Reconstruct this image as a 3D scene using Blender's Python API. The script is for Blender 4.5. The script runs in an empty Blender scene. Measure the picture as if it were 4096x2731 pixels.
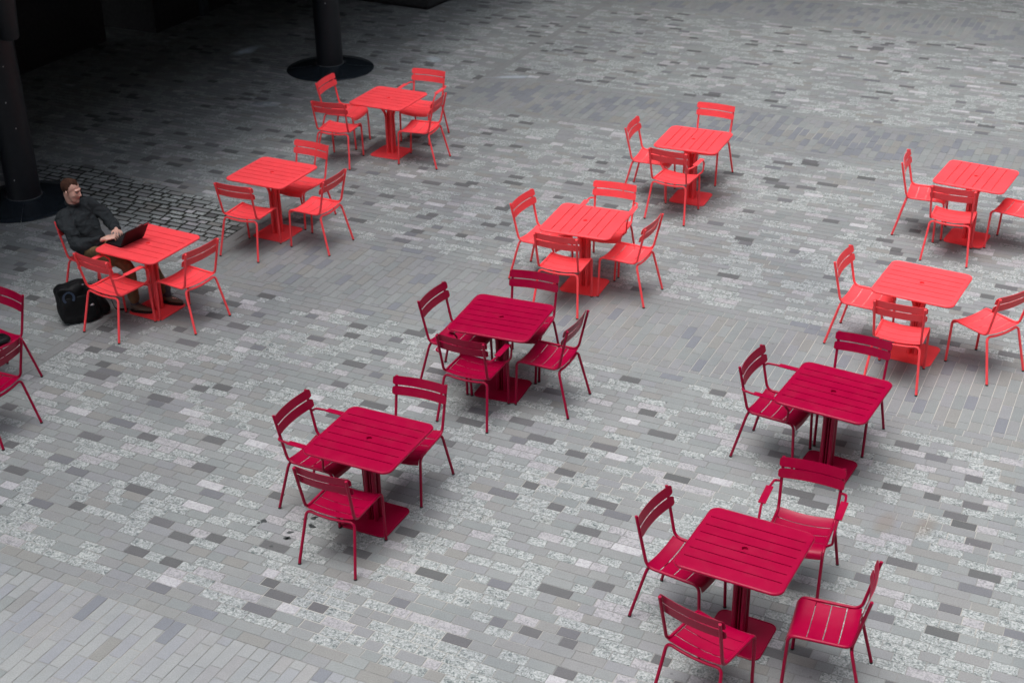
import bpy, bmesh, math, random
import numpy as np
from mathutils import Vector, Matrix

# ------------------------------------------------------------------ camera, world, sun, exposure
sc = bpy.context.scene
COL = sc.collection
R = math.radians
CAM_H, PITCH, ROLL, FPX = 6.481, 0.4881, -0.0163, 5700.0
cd = bpy.data.cameras.new('camera'); cam = bpy.data.objects.new('camera', cd); COL.objects.link(cam)
cam.location = (0, 0, CAM_H)
cam.rotation_mode = 'XYZ'
cam.matrix_world = Matrix.Translation((0, 0, CAM_H)) @ Matrix.Rotation(math.pi/2-PITCH, 4, 'X') @ Matrix.Rotation(ROLL, 4, 'Z')
cd.sensor_width = 36.0; cd.lens = 36.0*FPX/4096.0
cd.clip_start = 0.1; cd.clip_end = 400
cd.dof.use_dof = True; cd.dof.focus_distance = 10.6; cd.dof.aperture_fstop = 2.8
sc.camera = cam
sc.render.resolution_x = 1024; sc.render.resolution_y = 682

SUN_EL, SUN_AZ = R(78), R(235)          # azimuth clockwise from +Y: light from the near left
world = bpy.data.worlds.new("World"); sc.world = world; world.use_nodes = True
wn = world.node_tree; wn.nodes.clear()
wo = wn.nodes.new('ShaderNodeOutputWorld'); bg = wn.nodes.new('ShaderNodeBackground')
sky = wn.nodes.new('ShaderNodeTexSky'); sky.sky_type = 'NISHITA'; sky.sun_disc = False
sky.sun_elevation = SUN_EL; sky.sun_rotation = SUN_AZ; sky.dust_density = 4.0; sky.air_density = 1.0
hs = wn.nodes.new('ShaderNodeHueSaturation'); hs.inputs['Saturation'].default_value = 0.38   # overcast: grey sky
wn.links.new(sky.outputs[0], hs.inputs['Color']); wn.links.new(hs.outputs[0], bg.inputs['Color'])
bg.inputs['Strength'].default_value = 0.14
wn.links.new(bg.outputs[0], wo.inputs['Surface'])
sl = bpy.data.lights.new('sun', 'SUN'); sun = bpy.data.objects.new('sun', sl); COL.objects.link(sun)
sl.energy = 0.5; sl.angle = R(50); sl.color = (0.985, 0.99, 1.0)
sun.rotation_euler = Vector((math.sin(SUN_AZ)*math.cos(SUN_EL), math.cos(SUN_AZ)*math.cos(SUN_EL), math.sin(SUN_EL))).to_track_quat('Z', 'Y').to_euler()
sc.view_settings.view_transform = 'Standard'; sc.view_settings.look = 'None'
sc.view_settings.gamma = 1.0; sc.view_settings.exposure = 1.42

# ------------------------------------------------------------------ helpers
rnd = random.Random(7)

def nodes_mat(name):
    m = bpy.data.materials.new(name); m.use_nodes = True
    nt = m.node_tree; b = nt.nodes['Principled BSDF']
    return m, nt, b

def N(nt, kind, **kw):
    n = nt.nodes.new(kind)
    for k, v in kw.items():
        if k.startswith('i_'):
            key = k[2:]
            n.inputs[int(key) if key.isdigit() else key].default_value = v
        else:
            setattr(n, k, v)
    return n

def L(nt, a, b): nt.links.new(a, b)

def ramp(nt, fac, stops, interp='LINEAR'):
    r = nt.nodes.new('ShaderNodeValToRGB'); r.color_ramp.interpolation = interp
    e = r.color_ramp.elements
    while len(e) < len(stops): e.new(0.5)
    for i, (p, c) in enumerate(stops):
        e[i].position = p; e[i].color = (*c, 1) if len(c) == 3 else c
    L(nt, fac, r.inputs['Fac']); return r

def mixc(nt, fac, a, b, blend='MIX'):
    m = nt.nodes.new('ShaderNodeMix'); m.data_type = 'RGBA'; m.blend_type = blend
    for s, v in ((0, fac), (6, a), (7, b)):
        if hasattr(v, 'links'): L(nt, v, m.inputs[s])
        else: m.inputs[s].default_value = v if s == 0 else ((*v, 1) if len(v) == 3 else v)
    return m.outputs[2]

def math_(nt, op, a, b=None, c=None, clamp=False):
    m = nt.nodes.new('ShaderNodeMath'); m.operation = op; m.use_clamp = clamp
    for i, v in enumerate((a, b, c)):
        if v is None: continue
        if hasattr(v, 'links'): L(nt, v, m.inputs[i])
        else: m.inputs[i].default_value = v
    return m.outputs[0]

class MB:
    """collects verts and faces for one mesh object"""
    def __init__(s): s.v = []; s.f = []
    def add(s, vs, fs):
        o = len(s.v); s.v += [tuple(p) for p in vs]; s.f += [tuple(i+o for i in f) for f in fs]
    def mesh(s, name, mat, smooth=True, angle=40):
        me = bpy.data.meshes.new(name); me.from_pydata(s.v, [], s.f); me.materials.append(mat)
        bm = bmesh.new(); bm.from_mesh(me); bmesh.ops.recalc_face_normals(bm, faces=bm.faces)
        if smooth:
            for f in bm.faces: f.smooth = True
            for e in bm.edges:
                if len(e.link_faces) == 2 and e.calc_face_angle(0) > R(angle): e.smooth = False
        bm.to_mesh(me); bm.free()
        return me
    def obj(s, name, mat, parent=None, smooth=True, angle=40):
        return link(name, s.mesh(name, mat, smooth, angle), parent)

def link(name, me, parent=None):
    o = bpy.data.objects.new(name, me); COL.objects.link(o)
    if parent: o.parent = parent
    return o

def tag(o, label=None, cat=None, group=None, kind=None):
    if label: o['label'] = label
    if cat: o['category'] = cat
    if group: o['group'] = group
    if kind: o['kind'] = kind
    return o

def empty(name, loc=(0, 0, 0), rz=0):
    o = bpy.data.objects.new(name, None); COL.objects.link(o); o.empty_display_size = 0.1
    o.location = loc; o.rotation_euler = (0, 0, rz); return o

def copy_tree(o, parent=None):
    c = o.copy(); COL.objects.link(c); c.parent = parent
    for ch in [x for x in bpy.data.objects if x.parent == o]: copy_tree(ch, c)
    return c

def fillet(pts, rad, n=6):
    """polyline with rounded corners; rad: one radius or list per inner corner"""
    P = [Vector(p) for p in pts]; out = [P[0]]
    for i in range(1, len(P)-1):
        r = rad[i-1] if isinstance(rad, (list, tuple)) else rad
        a = (P[i-1]-P[i]); b = (P[i+1]-P[i]); la, lb = a.length, b.length; a.normalize(); b.normalize()
        ang = a.angle(b); d = min(r/max(math.tan(ang/2), 1e-4), la*.48, lb*.48)
        p0 = P[i]+a*d; p1 = P[i]+b*d
        for k in range(n+1):
            t = k/n; out.append((1-t)**2*p0+2*t*(1-t)*P[i]+t*t*p1)
    out.append(P[-1]); return out

def tube(mb, path, r, n=10, cap=(True, True), flat=None, up=None):
    """sweep a circle (or ellipse r*flat) along path; r number or list"""
    P = [Vector(p) for p in path]; T = []
    for i in range(len(P)):
        t = (P[min(i+1, len(P)-1)]-P[max(i-1, 0)]); T.append(t.normalized())
    u = Vector(up) if up else (Vector((0, 0, 1)) if abs(T[0].z) < .9 else Vector((0, 1, 0)))
    u = (u-T[0]*u.dot(T[0])).normalized(); vs = []; fs = []
    for i, p in enumerate(P):
        u = (u-T[i]*u.dot(T[i])).normalized(); w = T[i].cross(u)
        rr = r[i] if isinstance(r, (list, tuple)) else r
        for k in range(n):
            a = 2*math.pi*k/n; vs.append(p+u*(rr*(flat or 1)*math.cos(a))+w*(rr*math.sin(a)))
    for i in range(len(P)-1):
        for k in range(n):
            fs.append((i*n+k, i*n+(k+1) % n, (i+1)*n+(k+1) % n, (i+1)*n+k))
    if cap[0]: fs.append(tuple(range(n-1, -1, -1)))
    if cap[1]: fs.append(tuple(range((len(P)-1)*n, len(P)*n)))
    mb.add(vs, fs)

def box(mb, lo, hi, M=None):
    x0, y0, z0 = lo; x1, y1, z1 = hi
    vs = [Vector(p) for p in ((x0,y0,z0),(x1,y0,z0),(x1,y1,z0),(x0,y1,z0),(x0,y0,z1),(x1,y0,z1),(x1,y1,z1),(x0,y1,z1))]
    if M: vs = [M@v for v in vs]
    mb.add(vs, [(3,2,1,0),(4,5,6,7),(0,1,5,4),(1,2,6,5),(2,3,7,6),(3,0,4,7)])

def prism(mb, poly, z0, z1):
    n = len(poly); vs = [(x, y, z0) for x, y in poly]+[(x, y, z1) for x, y in poly]
    mb.add(vs, [tuple(range(n-1, -1, -1)), tuple(range(n, 2*n))]+[(i, (i+1) % n, n+(i+1) % n, n+i) for i in range(n)])

def rsquare(h, r, n=8):
    out = []
    for cx, cy, a0 in ((h-r, h-r, 0), (-h+r, h-r, 90), (-h+r, -h+r, 180), (h-r, -h+r, 270)):
        for k in range(n+1):
            a = R(a0+90*k/n); out.append((cx+r*math.cos(a), cy+r*math.sin(a)))
    return out

def clip(poly, axis, val, keep_less):
    out = []
    for i in range(len(poly)):
        a, b = poly[i], poly[(i+1) % len(poly)]
        ia = (a[axis] <= val) if keep_less else (a[axis] >= val)
        ib = (b[axis] <= val) if keep_less else (b[axis] >= val)
        if ia: out.append(a)
        if ia != ib:
            t = (val-a[axis])/(b[axis]-a[axis]); out.append((a[0]+t*(b[0]-a[0]), a[1]+t*(b[1]-a[1])))
    return out

def ring_tube(mb, poly, z, r, n=10, sq=1.0):
    m = len(poly); vs = []; fs = []
    for i in range(m):
        a = Vector(poly[i-1]); b = Vector(poly[(i+1) % m]); t = (b-a).normalized(); nn = Vector((t.y, -t.x))
        for k in range(n):
            an = 2*math.pi*k/n; vs.append((poly[i][0]+nn.x*r*math.cos(an), poly[i][1]+nn.y*r*math.cos(an), z+sq*r*math.sin(an)))
    for i in range(m):
        for k in range(n):
            j = (i+1) % m; fs.append((i*n+k, i*n+(k+1) % n, j*n+(k+1) % n, j*n+k))
    mb.add(vs, fs)

def bend_slat(mb, x0, x1, prof, thick, sag, nx=14, cr=0.0):
    """panel: prof(s)->(y,z,ny,nz) for s in list; sag(x)->(dy,dz); rounded corners cr at ends"""
    m = len(prof); top = []; 
    for j, (y, z, ny, nz) in enumerate(prof):
        row = []
        d = min(j, m-1-j)
        for i in range(nx+1):
            x = x0+(x1-x0)*i/nx; row.append([x, y, z, ny, nz])
        top.append(row)
    if cr:
        L_ = [0.0]
        for j in range(1, m): L_.append(L_[-1]+math.hypot(prof[j][0]-prof[j-1][0], prof[j][1]-prof[j-1][1]))
        tot = L_[-1]
        for j in range(m):
            e = min(L_[j], tot-L_[j]); ins = cr-math.sqrt(max(cr*cr-(cr-e)**2, 0)) if e < cr else 0
            for i in range(nx+1):
                x = top[j][i][0]; t = i/nx; top[j][i][0] = (x0+ins)+(x1-x0-2*ins)*t
    vs = []
    for side in (0, 1):
        for row in top:
            for x, y, z, ny, nz in row:
                dy, dz = sag(x); vs.append((x, y+dy-side*thick*ny, z+dz-side*thick*nz))
    W = nx+1; K = m*W; fs = []
    for j in range(m-1):
        for i in range(nx):
            a = j*W+i; fs.append((a, a+1, a+W+1, a+W)); fs.append((K+a, K+a+W, K+a+W+1, K+a+1))
    for i in range(nx):
        fs.append((i, K+i, K+i+1, i+1)); a = (m-1)*W+i; fs.append((a, a+1, K+a+1, K+a))
    for j in range(m-1):
        a = j*W; fs.append((a, a+W, K+a+W, K+a)); a += nx; fs.append((a, K+a, K+a+W, a+W))
    mb.add(vs, fs)
# ------------------------------------------------------------------ materials
def paint(name, c, rough=0.42):
    """powder-coated metal: fine orange-peel, faint wear in tone"""
    m, nt, b = nodes_mat(name)
    tc = N(nt, 'ShaderNodeTexCoord'); oi = N(nt, 'ShaderNodeObjectInfo')
    n1 = N(nt, 'ShaderNodeTexNoise', i_Scale=6.0, i_Detail=4.0); L(nt, tc.outputs['Object'], n1.inputs['Vector'])
    r = ramp(nt, n1.outputs[0], [(0.3, tuple(x*.93 for x in c)), (0.7, tuple(min(x*1.05, 1) for x in c))])
    d1 = N(nt, 'ShaderNodeTexNoise', i_Scale=9.0, i_Detail=8.0, i_Roughness=0.7); L(nt, N(nt, 'ShaderNodeNewGeometry').outputs['Position'], d1.inputs['Vector'])
    df = ramp(nt, d1.outputs[0], [(0.5, (0, 0, 0)), (0.8, (1, 1, 1))])
    L(nt, mixc(nt, math_(nt, 'MULTIPLY', df.outputs[0], 0.06 if c[0] > .5 else 0.022), r.outputs[0], (0.45, 0.36, 0.36)), b.inputs['Base Color'])
    rr = math_(nt, 'MULTIPLY_ADD', n1.outputs[0], 0.12, rough-0.06); L(nt, rr, b.inputs['Roughness'])
    rd = math_(nt, 'MULTIPLY_ADD', d1.outputs[0], 0.22, math_(nt, 'SUBTRACT', rr, 0.12)); L(nt, rd, b.inputs['Roughness'])
    n2 = N(nt, 'ShaderNodeTexNoise', i_Scale=260.0, i_Detail=2.0); L(nt, tc.outputs['Object'], n2.inputs['Vector'])
    bp = N(nt, 'ShaderNodeBump', i_Strength=0.06, i_Distance=0.002); L(nt, n2.outputs[0], bp.inputs['Height'])
    L(nt, bp.outputs[0], b.inputs['Normal'])
    b.inputs['Specular IOR Level'].default_value = 0.22
    return m

def cloth(name, c, scale=900, rough=0.9, var=0.25, wr=0.0):
    m, nt, b = nodes_mat(name)
    tc = N(nt, 'ShaderNodeTexCoord')
    n1 = N(nt, 'ShaderNodeTexNoise', i_Scale=14.0, i_Detail=5.0); L(nt, tc.outputs['Object'], n1.inputs['Vector'])
    r = ramp(nt, n1.outputs[0], [(0.3, tuple(x*(1-var) for x in c)), (0.72, tuple(min(x*(1+var), 1) for x in c))])
    L(nt, r.outputs[0], b.inputs['Base Color']); b.inputs['Roughness'].default_value = rough
    n2 = N(nt, 'ShaderNodeTexNoise', i_Scale=22.0 if wr else 300.0, i_Detail=3.0, i_Distortion=1.2); L(nt, tc.outputs['Object'], n2.inputs['Vector'])
    bp = N(nt, 'ShaderNodeBump', i_Strength=0.35 if wr else 0.2, i_Distance=wr or 0.003); L(nt, n2.outputs[0], bp.inputs['Height'])
    L(nt, bp.outputs[0], b.inputs['Normal']); b.inputs['Specular IOR Level'].default_value = 0.2
    return m

def plain(name, c, rough=0.5, metal=0.0, spec=0.5):
    m, nt, b = nodes_mat(name)
    tc = N(nt, 'ShaderNodeTexCoord'); n1 = N(nt, 'ShaderNodeTexNoise', i_Scale=18.0, i_Detail=6.0)
    L(nt, tc.outputs['Object'], n1.inputs['Vector'])
    r = ramp(nt, n1.outputs[0], [(0.3, tuple(x*.8 for x in c)), (0.75, tuple(min(x*1.15, 1) for x in c))])
    L(nt, r.outputs[0], b.inputs['Base Color']); b.inputs['Roughness'].default_value = rough
    b.inputs['Metallic'].default_value = metal; b.inputs['Specular IOR Level'].default_value = spec
    return m

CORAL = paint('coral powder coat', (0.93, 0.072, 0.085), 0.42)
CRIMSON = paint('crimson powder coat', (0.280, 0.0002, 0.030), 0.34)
GLIDE = plain('black rubber', (0.02, 0.02, 0.02), 0.7)
BLACKPAINT = plain('black gloss paint', (0.010, 0.012, 0.017), 0.45)
BLACKDISC = plain('black cast disc', (0.017, 0.023, 0.030), 0.18)
DARKWALL = plain('dark wall', (0.055, 0.055, 0.057), 0.95, spec=0.1)
STEEL = plain('brushed steel', (0.5, 0.5, 0.52), 0.3, 1.0)

# paving frame: u runs along the courses, v across them
PA = R(-26.0); UX, UY = math.cos(PA), math.sin(PA)
def uv2xy(u, v): return (u*UX-v*UY, u*UY+v*UX)
def xy2uv(x, y): return (x*UX+y*UY, -x*UY+y*UX)

def sett_material():
    m, nt, b = nodes_mat('stone setts')
    at = N(nt, 'ShaderNodeAttribute', attribute_name='sett'); sep = N(nt, 'ShaderNodeSeparateColor'); L(nt, at.outputs['Color'], sep.inputs[0])
    typ, r1, r2 = sep.outputs[0], sep.outputs[1], sep.outputs[2]
    g = N(nt, 'ShaderNodeNewGeometry'); off = N(nt, 'ShaderNodeCombineXYZ')
    L(nt, math_(nt, 'MULTIPLY', r1, 37.0), off.inputs[0]); L(nt, math_(nt, 'MULTIPLY', r2, 53.0), off.inputs[1])
    va = N(nt, 'ShaderNodeVectorMath', operation='ADD'); L(nt, g.outputs['Position'], va.inputs[0]); L(nt, off.outputs[0], va.inputs[1])
    P = va.outputs[0]
    # plain stone: fine grain
    fine = N(nt, 'ShaderNodeTexNoise', i_Scale=95.0, i_Detail=3.0, i_Roughness=0.75); L(nt, P, fine.inputs['Vector'])
    mid = N(nt, 'ShaderNodeTexNoise', i_Scale=14.0, i_Detail=3.0); L(nt, P, mid.inputs['Vector'])
    grey = ramp(nt, r1, [(0.0, (0.188, 0.205, 0.208)), (0.28, (0.218, 0.234, 0.235)), (0.5, (0.200, 0.208, 0.211)), (0.72, (0.212, 0.220, 0.232)), (0.9, (0.203, 0.204, 0.196)), (1.0, (0.226, 0.241, 0.244))])
    gr = math_(nt, 'MULTIPLY_ADD', fine.outputs[0], 0.8, 0.60)
    gr = math_(nt, 'MULTIPLY', gr, math_(nt, 'MULTIPLY_ADD', mid.outputs[0], 0.14, 0.93))
    comb = N(nt, 'ShaderNodeCombineColor'); [L(nt, gr, comb.inputs[i]) for i in range(3)]
    plain_c = mixc(nt, 1.0, grey.outputs[0], comb.outputs[0], 'MULTIPLY')
    # mottled gneiss: pale clasts in dark green-grey veins
    mo = N(nt, 'ShaderNodeTexNoise', i_Scale=31.0, i_Detail=4.0, i_Roughness=0.6, i_Distortion=1.8); L(nt, P, mo.inputs['Vector'])
    mot = ramp(nt, mo.outputs[0], [(0.32, (0.070, 0.090, 0.092)), (0.42, (0.180, 0.201, 0.202)), (0.52, (0.280, 0.300, 0.300)), (0.65, (0.41, 0.432, 0.432))])
    pk = ramp(nt, mo.outputs[0], [(0.34, (0.18, 0.18, 0.195)), (0.46, (0.27, 0.27, 0.283)), (0.58, (0.345, 0.342, 0.355))])
    dk = ramp(nt, r2, [(0.0, (0.094, 0.098, 0.100)), (0.6, (0.115, 0.115, 0.122)), (1.0, (0.14, 0.145, 0.160))])
    dkc = mixc(nt, 1.0, dk.outputs[0], comb.outputs[0], 'MULTIPLY')
    wt = ramp(nt, mo.outputs[0], [(0.36, (0.29, 0.29, 0.305)), (0.6, (0.42, 0.42, 0.44))])
    bl = mixc(nt, 1.0, (0.165, 0.176, 0.198), comb.outputs[0], 'MULTIPLY')
    ltr = ramp(nt, r1, [(0.0, (0.235, 0.250, 0.258)), (0.4, (0.262, 0.274, 0.276)), (0.7, (0.228, 0.240, 0.262)), (1.0, (0.252, 0.255, 0.255))]); lt = mixc(nt, 1.0, ltr.outputs[0], comb.outputs[0], 'MULTIPLY')
    c = plain_c
    for lo, hi, col in ((0.15, 0.25, mot.outputs[0]), (0.25, 0.35, pk.outputs[0]), (0.35, 0.45, dkc), (0.45, 0.55, wt.outputs[0]), (0.55, 0.65, bl), (0.65, 0.75, lt)):
        f = math_(nt, 'MULTIPLY', math_(nt, 'GREATER_THAN', typ, lo), math_(nt, 'LESS_THAN', typ, hi))
        c = mixc(nt, f, c, col)
    # large-scale dirt and cream lime bloom
    dirt = N(nt, 'ShaderNodeTexNoise', i_Scale=0.55, i_Detail=5.0, i_Roughness=0.6); L(nt, g.outputs['Position'], dirt.inputs['Vector'])
    dr = ramp(nt, dirt.outputs[0], [(0.3, (0.86, 0.86, 0.88)), (0.5, (0.98, 0.98, 0.97)), (0.72, (1.06, 1.06, 1.05))])
    c = mixc(nt, 1.0, c, dr.outputs[0], 'MULTIPLY')
    br = N(nt, 'ShaderNodeTexNoise', i_Scale=0.9, i_Detail=4.0); L(nt, off.outputs[0], br.inputs['Vector'])
    st = N(nt, 'ShaderNodeTexNoise', i_Scale=1.7, i_Detail=6.0, i_Roughness=0.65); L(nt, g.outputs['Position'], st.inputs['Vector'])
    sf = ramp(nt, st.outputs[0], [(0.63, (0, 0, 0)), (0.76, (1, 1, 1))])
    c = mixc(nt, math_(nt, 'MULTIPLY', sf.outputs[0], 0.35), c, (0.20, 0.185, 0.15))
    for cx, cy, a, sx, sy, st_ in ((-4.19, 22.13, 60, 0.33, 0.18, 0.62), (-4.07, 22.37, 20, 0.25, 0.12, 0.40), (-1.13, 21.56, -60, 0.22, 0.14, 0.45), (0.05, 20.60, 0, 0.45, 0.08, 0.40), (-3.49, 19.54, 0, 0.30, 0.15, 0.30), (3.17, 9.03, 55, .21, .09, .35), (2.89, 9.12, 55, .21, .09, .35)):  # far pale blue glints painted into the stone colour; brown pair is rust stain
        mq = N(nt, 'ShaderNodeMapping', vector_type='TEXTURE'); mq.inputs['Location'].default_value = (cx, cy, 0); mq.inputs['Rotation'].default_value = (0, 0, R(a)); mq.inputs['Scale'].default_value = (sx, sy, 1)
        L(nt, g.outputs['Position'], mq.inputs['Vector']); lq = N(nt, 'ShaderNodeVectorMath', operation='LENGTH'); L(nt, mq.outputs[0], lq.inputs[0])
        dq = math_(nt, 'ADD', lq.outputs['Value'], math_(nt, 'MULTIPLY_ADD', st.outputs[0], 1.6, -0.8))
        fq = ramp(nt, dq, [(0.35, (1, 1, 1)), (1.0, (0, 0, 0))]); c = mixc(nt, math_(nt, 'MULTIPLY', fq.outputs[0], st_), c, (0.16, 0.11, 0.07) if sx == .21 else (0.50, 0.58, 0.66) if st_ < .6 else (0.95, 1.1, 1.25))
    # little dark spots
    sp = N(nt, 'ShaderNodeTexVoronoi', i_Scale=3.2); L(nt, g.outputs['Position'], sp.inputs['Vector'])
    spf = math_(nt, 'LESS_THAN', sp.outputs['Distance'], 0.035)
    c = mixc(nt, math_(nt, 'MULTIPLY', spf, 0.45), c, (0.07, 0.07, 0.075))
    s2 = N(nt, 'ShaderNodeTexVoronoi', i_Scale=1.9); L(nt, g.outputs['Position'], s2.inputs['Vector'])
    c = mixc(nt, math_(nt, 'MULTIPLY', math_(nt, 'LESS_THAN', s2.outputs['Distance'], 0.016), 0.6), c, (0.55, 0.55, 0.53))
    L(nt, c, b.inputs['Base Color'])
    b.inputs['Roughness'].default_value = 0.72; b.inputs['Specular IOR Level'].default_value = 0.35
    bp = N(nt, 'ShaderNodeBump', i_Strength=0.35, i_Distance=0.004); L(nt, mo.outputs[0], bp.inputs['Height']); L(nt, bp.outputs[0], b.inputs['Normal'])
    return m

def mortar_material():
    m, nt, b = nodes_mat('joint mortar')
    g = N(nt, 'ShaderNodeNewGeometry')
    n1 = N(nt, 'ShaderNodeTexNoise', i_Scale=0.8, i_Detail=3.0); L(nt, g.outputs['Position'], n1.inputs['Vector'])
    r = ramp(nt, n1.outputs[0], [(0.42, (0.18, 0.186, 0.183)), (0.54, (0.22, 0.22, 0.213)), (0.66, (0.36, 0.35, 0.32))])
    cr = r.outputs[0]
    for cx, cy, su, sv in ((1.9, 12.0, 3.2, 1.0), (-1.1, 8.0, 1.3, .45), (1.2, 9.6, .8, .5), (5.0, 10.6, 2.2, 1.2), (4.2, 17.9, 1.0, .4)):
        mq = N(nt, 'ShaderNodeMapping', vector_type='TEXTURE'); mq.inputs['Location'].default_value = (cx, cy, 0); mq.inputs['Rotation'].default_value = (0, 0, PA); mq.inputs['Scale'].default_value = (su, sv, 1)
        L(nt, g.outputs['Position'], mq.inputs['Vector']); lq = N(nt, 'ShaderNodeVectorMath', operation='LENGTH'); L(nt, mq.outputs[0], lq.inputs[0])
        dq = math_(nt, 'ADD', lq.outputs['Value'], math_(nt, 'MULTIPLY_ADD', n1.outputs[0], 1.0, -0.5))
        fq = ramp(nt, dq, [(0.5, (1, 1, 1)), (1.0, (0, 0, 0))]); cr = mixc(nt, math_(nt, 'MULTIPLY', fq.outputs[0], .8), cr, (0.42, 0.41, 0.375))
    # damp black moss in the joints round the column: an irregular patch in ground coordinates
    mp = N(nt, 'ShaderNodeMapping', vector_type='TEXTURE'); mp.inputs['Location'].default_value = (-4.62, 16.02, 0); mp.inputs['Rotation'].default_value = (0, 0, R(-36)); mp.inputs['Scale'].default_value = (2.15, 0.60, 1)
    L(nt, g.outputs['Position'], mp.inputs['Vector'])
    ln = N(nt, 'ShaderNodeVectorMath', operation='LENGTH'); L(nt, mp.outputs[0], ln.inputs[0])
    n2 = N(nt, 'ShaderNodeTexNoise', i_Scale=1.6, i_Detail=4.0); L(nt, g.outputs['Position'], n2.inputs['Vector'])
    d = math_(nt, 'ADD', ln.outputs['Value'], math_(nt, 'MULTIPLY_ADD', n2.outputs[0], 0.6, -0.3))
    f = ramp(nt, d, [(0.86, (1, 1, 1)), (1.0, (0, 0, 0))])
    c = mixc(nt, f.outputs[0], cr, (0.008, 0.010, 0.006))
    L(nt, c, b.inputs['Base Color']); b.inputs['Roughness'].default_value = 0.9
    return m
# ------------------------------------------------------------------ ground and paving
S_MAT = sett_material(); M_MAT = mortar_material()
gm = MB(); gm.add([(-150, -60, -.0035), (150, -60, -.0035), (150, 220, -.0035), (-150, 220, -.0035)], [(0, 1, 2, 3)])
tag(gm.obj('ground', M_MAT, smooth=False), kind='structure')

WET_C = (-4.62, 16.0)
def wetness(x, y):
    dx, dy = x+4.62, y-16.0; a = R(36); X = dx*math.cos(a)-dy*math.sin(a); Y = dx*math.sin(a)+dy*math.cos(a)
    return math.hypot(X/2.15, Y/0.60)

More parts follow.
